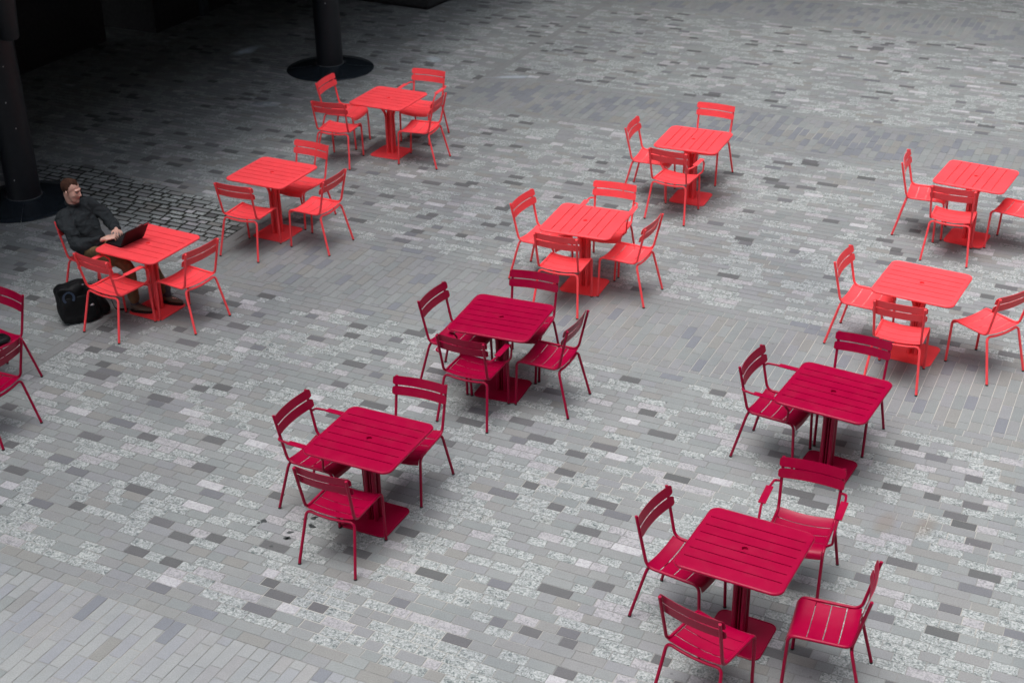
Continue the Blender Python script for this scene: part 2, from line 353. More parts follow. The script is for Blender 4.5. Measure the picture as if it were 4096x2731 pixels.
def build_paving():
    rg = random.Random(21)
    V = []; C = []; n = 0
    bands = [(4.97, 6.18), (11.09, 12.30), (17.22, 18.43), (23.17, 24.40)]
    UL = -9.38
    def put(u0, u1, v0, v1, typ, r1, r2):
        cu, cv = (u0+u1)/2, (v0+v1)/2; x, y = uv2xy(cu, cv)
        if not (-13 < x < 13.5 and 3.5 < y < 31): return
        g = .0020+rg.random()*.0022
        w = wetness(x, y)
        if w < 1.05 and u1 < UL+.02: g = .006+rg.random()*.008+.009*math.sqrt(1.05-w)
        u0 += g; u1 -= g; v0 += g; v1 -= g
        z = rg.uniform(-.0006, .0006); tz = [z+rg.uniform(-.0004, .0004) for _ in range(4)]
        jj = .0045 if g > .006 else .0013; j = lambda: rg.uniform(-jj, jj)
        cs = [(u0+j(), v0+j()), (u1+j(), v0+j()), (u1+j(), v1+j()), (u0+j(), v1+j())]
        b = .0015
        ins = [(b, b), (-b, b), (-b, -b), (b, -b)]
        for k in range(4):
            X, Y = uv2xy(cs[k][0]+ins[k][0], cs[k][1]+ins[k][1]); V.append((X, Y, tz[k]))
        for k in range(4):
            X, Y = uv2xy(*cs[k]); V.append((X, Y, tz[k]-.0012))
        for k in range(4):
            X, Y = uv2xy(*cs[k]); V.append((X, Y, -.012))
        C.append((typ, r1, r2))
    last = [0]
    def field_type():
        t = rg.random()
        if last[0] and .885 < t < .972: t = .1
        last[0] = int(.885 < t < .972)
        return .0 if t < .43 else .2 if t < .81 else .3 if t < .885 else .4 if t < .955 else .5 if t < .972 else .0
    def course(ua, ub, v0, v1, f):
        u = ua-rg.random()*.1
        while u < ub:
            l = rg.choice((.125, .15, .18, .20, .225, .25)); l += rg.uniform(-.01, .01)
            if ub-(u+l) < .07: l = ub-u
            if u+l > ub: l = ub-u
            put(max(u, ua), u+l, v0, v1, f(), rg.random(), rg.random()); u += l
    # long narrow courses of mixed stones
    zones = []   # (v0, v1) of fields right of the dividing line
    prev = 1.0
    for a, b in bands:
        zones.append((prev, a-.2)); prev = b+.2
    zones.append((prev, 34.0))
    for a, b in zones:
        k = max(1, round((b-a)/.0985)); h = (b-a)/k
        for i in range(k): course(UL+.13, 14.0, a+i*h, a+(i+1)*h, field_type)
    # borders and the crosswise bands
    for bi, (a, b) in enumerate(bands):
        for v in (a-.2, a-.1, b, b+.1):
            course(UL+.13, 14.0, v, v+.1, lambda: rg.choice((0, 0, 0, 0, 0, 0, 0, 0, .6 if bi in (0, 1) else 0)))
        k = int((14.0-UL)/.101)
        ph = 0
        for i in range(k):
            u = UL+.13+i*.101; ph = rg.choice((.08, .125, .17, .04, .21)); v = a-.25+ph
            while v < b:
                v1 = min(v+.25, b); 
                if b-v1 < .06: v1 = b
                if v1 > a:
                    t = rg.random()
                    if bi == 0: typ = .7 if t < .92 else .6 if t < .955 else 0
                    else: typ = .6 if t < (.07 if bi == 1 else .28) else .0
                    put(u, u+.101, max(v, a), v1, typ, rg.random(), rg.random())
                v = v1 if v1 > v else v+.25
    # the two-line strip that divides the square, laid lengthwise
    v = 1.0
    while v < 34:
        l = rg.choice((.4, .6)); put(UL, UL+.13, v, v+l, 0, .5, rg.random()); v += l
    # left of it, plain courses all the way
    k = round((34-1)/.0985); h = 33/k
    for i in range(k): course(-26, UL, 1+i*h, 1+(i+1)*h, field_type)
    nS = len(C); V = np.array(V, np.float32); me = bpy.data.meshes.new('pavement')
    base = np.array([[0,1,2,3],[4,5,1,0],[5,6,2,1],[6,7,3,2],[7,4,0,3],[8,9,5,4],[9,10,6,5],[10,11,7,6],[11,8,4,7]])
    F = (base[None]+12*np.arange(nS)[:, None, None]).reshape(-1, 4)
    me.vertices.add(len(V)); me.vertices.foreach_set('co', V.ravel())
    me.loops.add(F.size); me.loops.foreach_set('vertex_index', F.ravel().astype(np.int32))
    me.polygons.add(len(F)); me.polygons.foreach_set('loop_start', np.arange(0, F.size, 4, dtype=np.int32))
    me.polygons.foreach_set('loop_total', np.full(len(F), 4, np.int32))
    me.update(calc_edges=True); me.shade_flat()
    ca = me.color_attributes.new('sett', 'FLOAT_COLOR', 'POINT')
    cc = np.ones((nS, 12, 4), np.float32); cc[:, :, :3] = np.array(C, np.float32)[:, None, :]
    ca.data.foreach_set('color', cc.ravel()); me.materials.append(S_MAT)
    print('setts', nS)
    return tag(link('pavement', me), kind='structure')
build_paving()

# ------------------------------------------------------------------ chair and table prototypes
TR = .0118
def chair_proto(mat, arms, name):
    root = empty(name)
    for s in (-1, 1):
        # one bent tube: back post, side rail, front leg
        path = fillet([(s*.2205, -.287, .853), (s*.209, -.196, .452), (s*.209, .205, .452), (s*.2056, .224, .004)], [.075, .055], 9)
        # split into post / rail / leg at the middle of each bend
        i1, i2 = 6, 16
        m = MB(); tube(m, path[:i1+1], TR, cap=(True, False)); m.obj('back_post', mat, root)
        m = MB(); tube(m, path[i1:i2+1], TR, cap=(False, False)); m.obj('seat_rail', mat, root)
        m = MB(); tube(m, path[i2:], TR, cap=(False, True)); lg = m.obj('leg', mat, root)
        m = MB(); tube(m, [(s*.2056, .224, .0), (s*.2056, .2235, .012)], TR+.0012, 12); m.obj('foot_cap', GLIDE, lg)
    # rear legs and the bowed cross tube: one inverted U
    half = fillet([(.243, -.305, .004), (.205, -.196, .437), (.10, -.2, .421), (0, -.2, .415)], [.055, .3], 8)
    full = half+[Vector((-p.x, p.y, p.z)) for p in reversed(half[:-1])]
    n = len(half); k = 5; tot = len(full)
    m = MB(); tube(m, full[k:tot-k], TR, cap=(False, False)); m.obj('stretcher', mat, root)
    for a, s in ((full[:k+1], 1), (full[tot-k-1:], -1)):
        m = MB(); tube(m, a, TR, cap=(s == 1, s == -1)); lg = m.obj('leg', mat, root)
        m = MB(); tube(m, [(s*.243, -.305, .0), (s*.242, -.302, .012)], TR+.0012, 12); m.obj('foot_cap', GLIDE, lg)
    # seat: four wide slats, dished, front one rolling over
    def prof_pt(t):       # t: 0 back .. 1 front along the profile
        pts = [(-.205, .470), (-.17, .4545), (-.10, .444), (0, .441), (.10, .447), (.16, .452), (.195, .447), (.218, .427), (.226, .395)]
        L_ = [0]
        for i in range(1, len(pts)): L_.append(L_[-1]+math.dist(pts[i], pts[i-1]))
        d = t*L_[-1]
        for i in range(1, len(pts)):
            if d <= L_[i]+1e-9:
                f = (d-L_[i-1])/(L_[i]-L_[i-1]); q = [pts[max(i-2, 0)], pts[i-1], pts[i], pts[min(i+1, len(pts)-1)]]
                r = []
                for a in (0, 1):
                    p0, p1, p2, p3 = (w[a] for w in q)
                    r.append(.5*(2*p1+(p2-p0)*f+(2*p0-5*p1+4*p2-p3)*f*f+(3*p1-p0-3*p2+p3)*f**3))
                return r
        return pts[-1]
    sag = lambda x: (0, -.020*(1-(x/.20)**2))
    m = MB(); cuts = [0, .215, .43, .645, 1.0]
    for i in range(4):
        a, b = cuts[i]+.007*(i > 0), cuts[i+1]-.007*(i < 3); st = 6 if i < 3 else 10; pr = []
        for j in range(st+1):
            t = a+(b-a)*j/st; y, z = prof_pt(t); y2, z2 = prof_pt(min(t+.01, 1)); y1, z1 = prof_pt(max(t-.01, 0))
            ty, tz = y2-y1, z2-z1; l = math.hypot(ty, tz); pr.append((y, z, -tz/l, ty/l))
        bend_slat(m, -.199, .199, pr, .003, sag)
    m.obj('seat', mat, root)
    # backrest: two curved slats in front of the posts
    m = MB(); ty, tz = -.10/math.hypot(.10, .386), .386/math.hypot(.10, .386)
    by = lambda z: -.196-(z-.47)*(.091/.383)+.016
    for z0, z1 in ((.704, .777), (.787, .860)):
        pr = [(by(z0+(z1-z0)*j/8), z0+(z1-z0)*j/8, -tz*-1, ty*-1) for j in range(9)]
        bend_slat(m, -.241, .241, pr, .003, lambda x: (-.028*(1-(x/.241)**2)+.012, 0), 18, cr=.022)
    m.obj('backrest', mat, root)
    if arms:
        for s in (-1, 1):
            p = fillet([(s*.2145, -.245, .668), (s*.262, -.232, .672), (s*.272, -.15, .672), (s*.272, .115, .666), (s*.268, .175, .60), (s*.262, .165, .505), (s*.214, .14, .455)], [.03, .05, .05, .05, .04], 5)
            m = MB(); tube(m, p, .0095, 8)
            box(m, (s*.272-.027, -.13, .676), (s*.272+.027, .105, .681))
            m.obj('armrest', mat, root, angle=30)
    return root

def table_proto(mat, cross, name):
    root = empty(name)
    S = .382; out = rsquare(S-.011, .062); m = MB()
    Z0, Z1 = .7215, .7392
    nr = 7; gap = .0085; yl = S-.036; hw = (2*yl)/nr
    def sw(poly): return [(y, -x) for x, y in poly] if cross else poly
    edges = []
    for k in range(nr):
        y0 = -yl+k*hw+(gap/2 if k else -1); y1 = -yl+(k+1)*hw-(gap/2 if k < nr-1 else -1)
        pl = clip(clip(out, 1, y1, True), 1, y0, False)
        if k == 3:   # middle slat carries the parasol hole
            a = clip(pl, 0, -.03, True); b = clip(pl, 0, .03, False)
            prism(m, sw(a), Z0, Z1); prism(m, sw(b), Z0, Z1)
            hh = .5*(y1-y0); r = .0225; K = 24; rim = []; cir = []
            for i in range(K):
                t = 2*math.pi*(i+.5)/K; c, s_ = math.cos(t), math.sin(t); q = min(.03/max(abs(c), 1e-6), hh/max(abs(s_), 1e-6))
                rim.append((q*c, q*s_)); cir.append((r*c, r*s_))
            # add exact square corners
            vs = [(*p, Z1) for p in sw(rim)]+[(*p, Z1) for p in sw(cir)]+[(*p, Z0) for p in sw(rim)]+[(*p, Z0) for p in sw(cir)]
            fs = []
            for i in range(K):
                j = (i+1) % K; fs += [(i, j, K+j, K+i), (2*K+i, 3*K+i, 3*K+j, 2*K+j), (K+i, K+j, 3*K+j, 3*K+i)]
            m.add(vs, fs)
            for cx in (-1, 1):
                for cy in (-1, 1):
                    near = sorted(rim, key=lambda p: math.dist(p, (cx*.03, cy*hh)))[:2]
                    tri = [near[0], (cx*.03, cy*hh), near[1]]
                    prism(m, sw(tri), Z0, Z1)
        else: prism(m, sw(pl), Z0, Z1)
        if k < nr-1:
            ga, gb = y1, y1+gap
            g = clip(clip(out, 1, gb, True), 1, ga, False)
            for pc in (clip(g, 0, -S+.04, True), clip(g, 0, S-.04, False)):
                if len(pc) > 2: prism(m, sw(pc), Z0, Z1)
    ring_tube(m, rsquare(S-.0115, .062), .7285, .0115, 12)
    m.obj('tabletop', mat, root, angle=30)
    # pedestal: four tubes that flare under the top, joined by a web
    for sx in (-1, 1):
        for sy in (-1, 1):
            p = fillet([(sx*.033, sy*.033, .008), (sx*.033, sy*.033, .53), (sx*.10, sy*.10, .69), (sx*.135, sy*.135, .718)], [.18, .05], 7)
            m = MB(); tube(m, p, .0185, 12); m.obj('leg', mat, root)
    m = MB(); box(m, (-.036, -.003, .008), (.036, .003, .56)); box(m, (-.003, -.036, .008), (.003, -.003, .557)); box(m, (-.003, .003, .008), (.003, .036, .557)); m.obj('column', mat, root, smooth=False)
    m = MB(); bracket = .15
    for a in (0, math.pi/2):
        M = Matrix.Rotation(a+math.pi/4, 4, 'Z'); box(m, (-.30, -.02, .706-.004*(a > 0)), (.30, .02, .7205-.004*(a > 0)), M)
    m.obj('bracket', mat, root, smooth=False)
    m = MB(); prism(m, rsquare(.212, .055), .0035, .0085); ring_tube(m, rsquare(.2105, .055), .0065, .0062, 10)
    m.obj('base_plate', mat, root, angle=30)
    return root

CP = {}
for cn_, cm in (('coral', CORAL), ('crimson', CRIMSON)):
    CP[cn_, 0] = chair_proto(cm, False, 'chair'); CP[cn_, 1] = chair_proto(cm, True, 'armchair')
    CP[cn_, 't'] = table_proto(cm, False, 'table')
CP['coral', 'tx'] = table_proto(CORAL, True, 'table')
USED = set()
def place(key, x, y, th, label, cat, group):
    p = CP[key]
    if key in USED: o = copy_tree(p)
    else: o = p; USED.add(key)
    o.location = (x, y, 0); o.rotation_euler = (0, 0, th)
    tag(o, label, cat, group); return o

# name: x, y, turn, colour, slats crosswise, label
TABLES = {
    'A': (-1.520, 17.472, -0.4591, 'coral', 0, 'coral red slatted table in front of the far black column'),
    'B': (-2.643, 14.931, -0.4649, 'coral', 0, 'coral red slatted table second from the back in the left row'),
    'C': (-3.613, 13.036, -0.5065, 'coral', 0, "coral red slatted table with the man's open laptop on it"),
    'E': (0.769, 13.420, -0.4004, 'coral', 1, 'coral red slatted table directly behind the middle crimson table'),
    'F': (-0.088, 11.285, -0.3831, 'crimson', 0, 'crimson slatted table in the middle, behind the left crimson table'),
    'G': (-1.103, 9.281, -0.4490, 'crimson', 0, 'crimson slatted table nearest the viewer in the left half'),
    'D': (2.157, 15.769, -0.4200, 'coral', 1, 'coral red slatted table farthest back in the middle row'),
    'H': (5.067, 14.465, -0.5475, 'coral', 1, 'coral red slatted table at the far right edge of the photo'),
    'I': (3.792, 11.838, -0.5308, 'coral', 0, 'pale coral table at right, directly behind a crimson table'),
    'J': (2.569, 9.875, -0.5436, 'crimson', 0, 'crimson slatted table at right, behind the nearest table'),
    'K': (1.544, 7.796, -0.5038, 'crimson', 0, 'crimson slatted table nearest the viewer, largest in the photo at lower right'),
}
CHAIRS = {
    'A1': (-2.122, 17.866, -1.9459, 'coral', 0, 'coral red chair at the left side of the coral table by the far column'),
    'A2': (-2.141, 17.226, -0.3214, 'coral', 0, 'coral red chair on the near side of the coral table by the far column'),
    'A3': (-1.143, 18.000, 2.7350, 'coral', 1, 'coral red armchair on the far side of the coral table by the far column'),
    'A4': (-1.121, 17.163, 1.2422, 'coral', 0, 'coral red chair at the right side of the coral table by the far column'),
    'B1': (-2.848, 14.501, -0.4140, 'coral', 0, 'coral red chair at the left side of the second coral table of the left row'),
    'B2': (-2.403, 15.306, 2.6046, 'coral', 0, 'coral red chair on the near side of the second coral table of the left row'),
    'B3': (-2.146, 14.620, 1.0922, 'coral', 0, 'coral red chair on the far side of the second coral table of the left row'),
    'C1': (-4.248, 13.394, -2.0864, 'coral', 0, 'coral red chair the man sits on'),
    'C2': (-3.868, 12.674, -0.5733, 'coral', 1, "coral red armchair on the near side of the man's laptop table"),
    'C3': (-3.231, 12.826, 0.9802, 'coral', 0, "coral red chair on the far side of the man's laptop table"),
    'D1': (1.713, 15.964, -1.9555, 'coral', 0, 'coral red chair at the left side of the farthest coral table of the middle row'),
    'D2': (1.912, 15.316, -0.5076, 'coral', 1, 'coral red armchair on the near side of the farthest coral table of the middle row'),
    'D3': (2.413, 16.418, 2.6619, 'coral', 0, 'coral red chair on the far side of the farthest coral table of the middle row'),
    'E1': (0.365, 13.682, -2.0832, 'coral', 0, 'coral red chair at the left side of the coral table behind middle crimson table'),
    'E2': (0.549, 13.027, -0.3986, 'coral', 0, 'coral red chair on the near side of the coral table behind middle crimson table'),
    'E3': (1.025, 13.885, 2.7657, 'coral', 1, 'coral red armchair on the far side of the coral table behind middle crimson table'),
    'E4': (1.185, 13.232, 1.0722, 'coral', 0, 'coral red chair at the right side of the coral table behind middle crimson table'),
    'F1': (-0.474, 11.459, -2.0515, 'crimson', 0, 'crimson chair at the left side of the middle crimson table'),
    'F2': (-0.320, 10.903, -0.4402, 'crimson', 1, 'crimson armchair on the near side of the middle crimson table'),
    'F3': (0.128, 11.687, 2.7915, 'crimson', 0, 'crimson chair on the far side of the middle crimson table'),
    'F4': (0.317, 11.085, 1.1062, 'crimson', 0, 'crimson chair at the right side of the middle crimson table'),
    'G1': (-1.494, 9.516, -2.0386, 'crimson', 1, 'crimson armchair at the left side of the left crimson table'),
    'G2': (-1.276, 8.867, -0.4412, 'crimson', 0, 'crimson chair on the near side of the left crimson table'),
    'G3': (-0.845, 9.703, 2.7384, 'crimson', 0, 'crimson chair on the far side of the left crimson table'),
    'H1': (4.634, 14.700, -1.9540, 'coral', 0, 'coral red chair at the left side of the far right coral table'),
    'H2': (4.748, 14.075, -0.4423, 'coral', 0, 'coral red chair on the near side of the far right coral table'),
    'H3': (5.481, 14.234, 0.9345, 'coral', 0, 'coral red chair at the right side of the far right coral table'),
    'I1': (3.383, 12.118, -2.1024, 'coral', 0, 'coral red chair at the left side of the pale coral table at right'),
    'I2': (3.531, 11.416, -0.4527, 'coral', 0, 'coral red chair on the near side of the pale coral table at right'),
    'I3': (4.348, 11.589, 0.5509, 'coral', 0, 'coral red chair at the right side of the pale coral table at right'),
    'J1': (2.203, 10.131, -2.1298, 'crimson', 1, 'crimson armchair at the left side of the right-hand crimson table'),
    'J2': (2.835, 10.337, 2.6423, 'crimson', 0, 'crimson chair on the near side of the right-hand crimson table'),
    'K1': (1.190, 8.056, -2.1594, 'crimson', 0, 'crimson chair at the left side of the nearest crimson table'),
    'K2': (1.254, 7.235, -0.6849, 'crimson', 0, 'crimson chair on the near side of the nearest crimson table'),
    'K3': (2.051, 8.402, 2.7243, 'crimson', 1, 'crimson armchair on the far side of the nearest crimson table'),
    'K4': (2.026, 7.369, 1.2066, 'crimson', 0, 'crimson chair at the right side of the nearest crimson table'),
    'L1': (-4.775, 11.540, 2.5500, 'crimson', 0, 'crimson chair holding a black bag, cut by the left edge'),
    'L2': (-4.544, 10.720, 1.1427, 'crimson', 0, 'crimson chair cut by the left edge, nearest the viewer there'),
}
for k, (x, y, th, c, cross, lab) in TABLES.items():
    place((c, 'tx' if cross else 't'), x, y, th, lab, 'table', 'slatted metal tables on the paving')
for k, (x, y, th, c, arm, lab) in CHAIRS.items():
    place((c, arm), x, y, th, lab, 'armchair' if arm else 'chair', 'red metal chairs around the tables')

# ------------------------------------------------------------------ black columns on round base discs
def sphere_(mb, c, r):
    tube(mb, [(c[0], c[1], c[2]-r*1.3), (c[0], c[1], c[2]), (c[0]+r*.5, c[1], c[2]+r*1.2)], [r*.4, r, r*.3], 7)
def column(x, y, h, seam, label, marks=()):
    root = empty('column', (x, y, 0))
    m = MB(); path = [(0, 0, .06), (0, 0, 2.2), (0, 0, 2.21), (0, 0, h)]; tube(m, [(0, 0, .05), (0, 0, h)], .198, 40); m.obj('shaft', BLACKPAINT, root, angle=60)
    prof = [(.66, 0), (.664, .006), (.655, .016), (.5, .030), (.34, .045), (.25, .062), (.222, .075), (.215, .085), (.199, .087)]
    for a0 in (seam, seam+180):
        m = MB(); n = 36; vs = []; fs = []; g = .25
        for i in range(n+1):
            a = R(a0+g+(180-2*g)*i/n)
            for r, z in prof: vs.append((r*math.cos(a), r*math.sin(a), z))
        K = len(prof)
        for i in range(n):
            for j in range(K-1): fs.append((i*K+j, (i+1)*K+j, (i+1)*K+j+1, i*K+j+1))
        m.add(vs, fs); m.obj('base_disc', BLACKDISC, root, angle=60)
    m = MB(); ring_tube(m, [(.204*math.cos(2*math.pi*i/48), .204*math.sin(2*math.pi*i/48)) for i in range(48)], .088, .005, 8); m.obj('collar', plain('worn edge', (.12, .13, .14), .5) if 'worn edge' not in bpy.data.materials else bpy.data.materials['worn edge'], root)
    wc = bpy.data.materials.get('white paint fleck') or plain('white paint fleck', (.6, .6, .62), .6)
    for a, z in marks:
        m = MB(); ca, sa = math.cos(R(a)), math.sin(R(a)); sphere_(m, (.198*ca, .198*sa, z), .007); m.obj('paint_fleck', wc, root)
    return tag(root, label, 'column', 'black columns carrying the building')
column(-2.70, 21.17, 3.65, 3, 'round black column with disc base behind the farthest left table', ((-85, 1.05),))
colC = column(-5.83, 16.0, 3.65, -78, 'thick round black column with disc base left of the man', ((-62, 1.72), (-58, .98), (-95, .35), (-75, 1.3)))

# lamp on the left column
t = empty('lamp', (-5.60, 15.80, 2.05))
m = MB(); m_p = [(0, 0, 0), (0, 0, .02), (0.01, 0, .85)]; tube(m, m_p, [.105, .118, .150], 28); m.obj('lamp_housing', BLACKPAINT, t)
m = MB(); box(m, (-.12, .02, .45), (-.02, .10, .53)); m.obj('bracket', BLACKPAINT, t, smooth=False)
tag(t, 'dark cylindrical lamp housing hung on the left black column', 'lamp')

# ------------------------------------------------------------------ building over the columns, and unseen blocks added to shade the square
b = empty('building', (*uv2xy(-15.9, 14), 0), PA)
def bbox(name, u0, u1, v0, v1, z0, z1, mat, parent=b, du=-15.9, dv=14):
    m = MB(); box(m, (u0-du, v0-dv, z0), (u1-du, v1-dv, z1)); return m.obj(name, mat, parent, smooth=False)
BRICKD = plain('dark brick', (.035, .033, .032), .8)
bbox('ground_wall', -16.3, -15.9, 2, 17.7, -.01, 3.65, DARKWALL)
bbox('pier', -16.9, -15.42, 18.38, 34, -.01, 3.65, DARKWALL)
bbox('recess_wall', -17.3, -17.0, 17.7, 18.38, -.01, 3.65, DARKWALL)
pil = bbox('pilaster', -15.418, -15.33, 19.55, 19.72, -.005, 3.65, plain('blue grey metal', (.06, .07, .085), .5))
bbox('upper_floors', -26, -10.25, 2, 40, 3.65, 16.0, BRICKD)
bbox('far_sky_block', -10.24, 22, 30.5, 46, 0, 27.0, BRICKD)  # unseen mass, raised and moved in to darken the far ground
bbox('right_sky_block', 11.5, 26, -2, 30.4, 0, 24.0, BRICKD)  # out of view, made tall and close to cut sky light from the right
bbox('overhead_shade_slab', -10.25, 11.5, 23.5, 30.49, 12.5, 16.5, BRICKD)  # made-up slab above the view, added to dim the far paving
bbox('near_sky_block', -10.2, 26, -16, -5, 0, 15.0, BRICKD)  # unseen, added behind the camera so low sky light misses the table bases
WG = plain('window glass', (.05, .06, .07), .1)
for k in range(9):
    for fl in range(3):
        w = bbox('window', -10.238, -10.21, 3.2+k*3.4, 4.9+k*3.4, 5.4+fl*3.1, 7.4+fl*3.1, STEEL)
        bbox('pane', -10.209, -10.20, 3.27+k*3.4, 4.83+k*3.4, 5.47+fl*3.1, 7.33+fl*3.1, WG, parent=w)
tag(b, 'dark building at upper left standing over the black columns', 'building')

# dark block at the top edge
t = empty('planter', (-1.34, 24.38, 0), R(-30))
m = MB(); box(m, (-2.9, .02, .06), (-.02, 1.0, 1.1)); m.obj('box', DARKWALL, t, smooth=False)
m = MB(); box(m, (-2.92, 0, 1.1), (0, 1.02, 1.14)); m.obj('rim', BLACKPAINT, t, smooth=False)
m = MB(); box(m, (-2.85, .07, 0), (-.07, .95, .06)); m.obj('base', DARKWALL, t, smooth=False)
tag(t, 'long black box planter cut by the top edge of the picture', 'planter')

# wet spots on the stone near the crimson table
def blobs(name, spots, mat):
    m = MB(); rg = random.Random(5)
    for x, y, r in spots:
        n = 14; ph = rg.random()*6
        vs = [(x+r*(1+.3*math.sin(2*a+ph)+.12*rg.uniform(-1, 1))*math.cos(a)*1.3, y+r*(1+.25*math.sin(3*a+ph))*math.sin(a), .0022) for a in (2*math.pi*i/n for i in range(n))]
        m.add(vs, [tuple(range(n))])
    return tag(m.obj(name, mat, smooth=False), kind='structure')
WETM = plain('wet stone', (.06, .066, .068), .35)
blobs('stain', [(-1.978, 9.263, 0.022), (-2.014, 9.235, 0.012), (-2.041, 9.189, 0.010), (-1.653, 9.279, 0.016), (-1.591, 9.287, 0.020), (-1.570, 9.300, 0.012), (-1.584, 9.176, 0.022), (-1.604, 9.200, 0.014), (-1.749, 9.104, 0.018), (-1.767, 9.033, 0.020), (-1.752, 9.023, 0.014), (-1.869, 8.928, 0.010)], WETM)

# ------------------------------------------------------------------ the man at the table
SKIN = plain('skin', (.60, .345, .275), .5); HAIRM = cloth('brown hair', (.050, .022, .014), var=.5)
SHIRT = cloth('charcoal shirt', (.021, .025, .028), var=.2, wr=.02); TROUS = cloth('khaki cotton', (.155, .105, .055), var=.15, wr=.015)
SHOEM = cloth('taupe suede', (.13, .105, .08), var=.15); SOLE = plain('black sole', (.012, .012, .012), .6); SOCK = cloth('grey sock', (.07, .07, .085))
EYEM = plain('dark iris', (.01, .008, .006), .2); LIP = plain('lip', (.36, .13, .11), .5)

def sphere(mb, c, r, M=None, n=16, m=12):
    """ellipsoid; r scalar or 3-tuple; M optional rotation"""
    r = (r, r, r) if not hasattr(r, '__len__') else r; c = Vector(c); vs = []; fs = []
    for i in range(1, m):
        t = math.pi*i/m
        for j in range(n):
            p = 2*math.pi*j/n; v = Vector((r[0]*math.sin(t)*math.cos(p), r[1]*math.sin(t)*math.sin(p), r[2]*math.cos(t)))
            vs.append(c+(M@v if M else v))
    a = len(vs); vs.append(c+(M@Vector((0, 0, r[2])) if M else Vector((0, 0, r[2])))); vs.append(c+(M@Vector((0, 0, -r[2])) if M else Vector((0, 0, -r[2]))))
    for i in range(m-2):
        for j in range(n): fs.append((i*n+j, (i+1)*n+j, (i+1)*n+(j+1) % n, i*n+(j+1) % n))
    for j in range(n): fs.append((a, j, (j+1) % n)); fs.append((a+1, (m-2)*n+(j+1) % n, (m-2)*n+j))
    mb.add(vs, fs)

def limb(mb, pts, rad, n=14, flat=None, up=None):
    """tapered limb through joints with round ends"""
    P = [Vector(p) for p in pts]; path = []; rr = []
    for i in range(len(P)-1):
        for k in range(6):
            t = k/6; q = [P[max(i-1, 0)], P[i], P[i+1], P[min(i+2, len(P)-1)]]
            path.append(.5*(2*q[1]+(q[2]-q[0])*t+(2*q[0]-5*q[1]+4*q[2]-q[3])*t*t+(3*q[1]-q[0]-3*q[2]+q[3])*t**3)); rr.append(rad[i]+(rad[i+1]-rad[i])*t)
    path.append(P[-1]); rr.append(rad[-1]); tube(mb, path, rr, n, flat=flat, up=up)
    if not flat:
        sphere(mb, P[0], rad[0]*.99, n=12, m=8); sphere(mb, P[-1], rad[-1]*.99, n=12, m=8)

def torso(mb, rings, n=28):
    """rings: (center, half width, half depth, tilt)"""
    vs = []; fs = []
    for c, w, d, tl, tw in rings:
        for k in range(n):
            a = 2*math.pi*k/n; ca, sa = math.cos(a), math.sin(a)
            x = w*math.copysign(abs(ca)**.85, ca); y = d*math.copysign(abs(sa)**.9, sa)
            X = x*math.cos(tw)-y*math.sin(tw); Y = x*math.sin(tw)+y*math.cos(tw)
            vs.append((c[0]+X, c[1]+Y*math.cos(tl), c[2]+Y*math.sin(tl)))
    for i in range(len(rings)-1):
        for k in range(n): fs.append((i*n+k, i*n+(k+1) % n, (i+1)*n+(k+1) % n, (i+1)*n+k))
    fs.append(tuple(range(n-1, -1, -1))); fs.append(tuple(range((len(rings)-1)*n, len(rings)*n))); mb.add(vs, fs)

def remesh(mb, name, mat, vox, parent=None, smooth=4, deform=None):
    me = mb.mesh('tmp', mat, True); o = bpy.data.objects.new('tmp', me); COL.objects.link(o)
    md = o.modifiers.new('r', 'REMESH'); md.mode = 'VOXEL'; md.voxel_size = vox; md.use_smooth_shade = True
    sm = o.modifiers.new('s', 'SMOOTH'); sm.factor = .5; sm.iterations = smooth
    dg = bpy.context.evaluated_depsgraph_get(); dg.update(); ev = o.evaluated_get(dg)
    out = bpy.data.meshes.new_from_object(ev); out.name = name
    bpy.data.objects.remove(o)
    if deform:
        for v in out.vertices: v.co = deform(v.co.copy())
    for p in out.polygons: p.use_smooth = True
    out.materials.clear(); out.materials.append(mat)
    return link(name, out, parent)

MX, MY, MTH = CHAIRS['C1'][:3]
HC = Vector((.035, -.175, 1.150))                     # head centre, chair-local
HM = Matrix.Rotation(R(11), 3, 'Z') @ Matrix.Rotation(R(-12), 3, 'X')   # turned a little left, looking down
def H(p): return HC+HM@Vector(p)

b = MB()
# skull, face and neck
sphere(b, H((0, -.022, .035)), (.075, .096, .084), HM); sphere(b, H((0, .022, -.022)), (.064, .073, .092), HM)
sphere(b, H((0, .034, -.078)), (.053, .050, .042), HM); sphere(b, H((0, .068, -.104)), (.028, .020, .019), HM, 12, 8)
sphere(b, H((0, .069, .026)), (.048, .022, .014), HM, 12, 8)                                    # brow
for s in (-1, 1):
    sphere(b, H((s*.037, .052, -.028)), (.024, .022, .026), HM, 12, 8)                         # cheekbone
    sphere(b, H((s*.083, -.010, -.014)), (.010, .018, .031), HM@Matrix.Rotation(R(s*-18), 3, 'Z'), 12, 8)  # ear
limb(b, [H((0, .083, .020)), H((0, .098, -.010)), H((0, .107, -.028))], [.008, .0092, .0108], 10)
sphere(b, H((.010, .095, -.032)), .008, n=8, m=6); sphere(b, H((-.010, .095, -.032)), .008, n=8, m=6)
limb(b, [H((0, -.03, -.05)), (.025, -.212, 1.01), (.015, -.218, .93)], [.056, .053, .052])
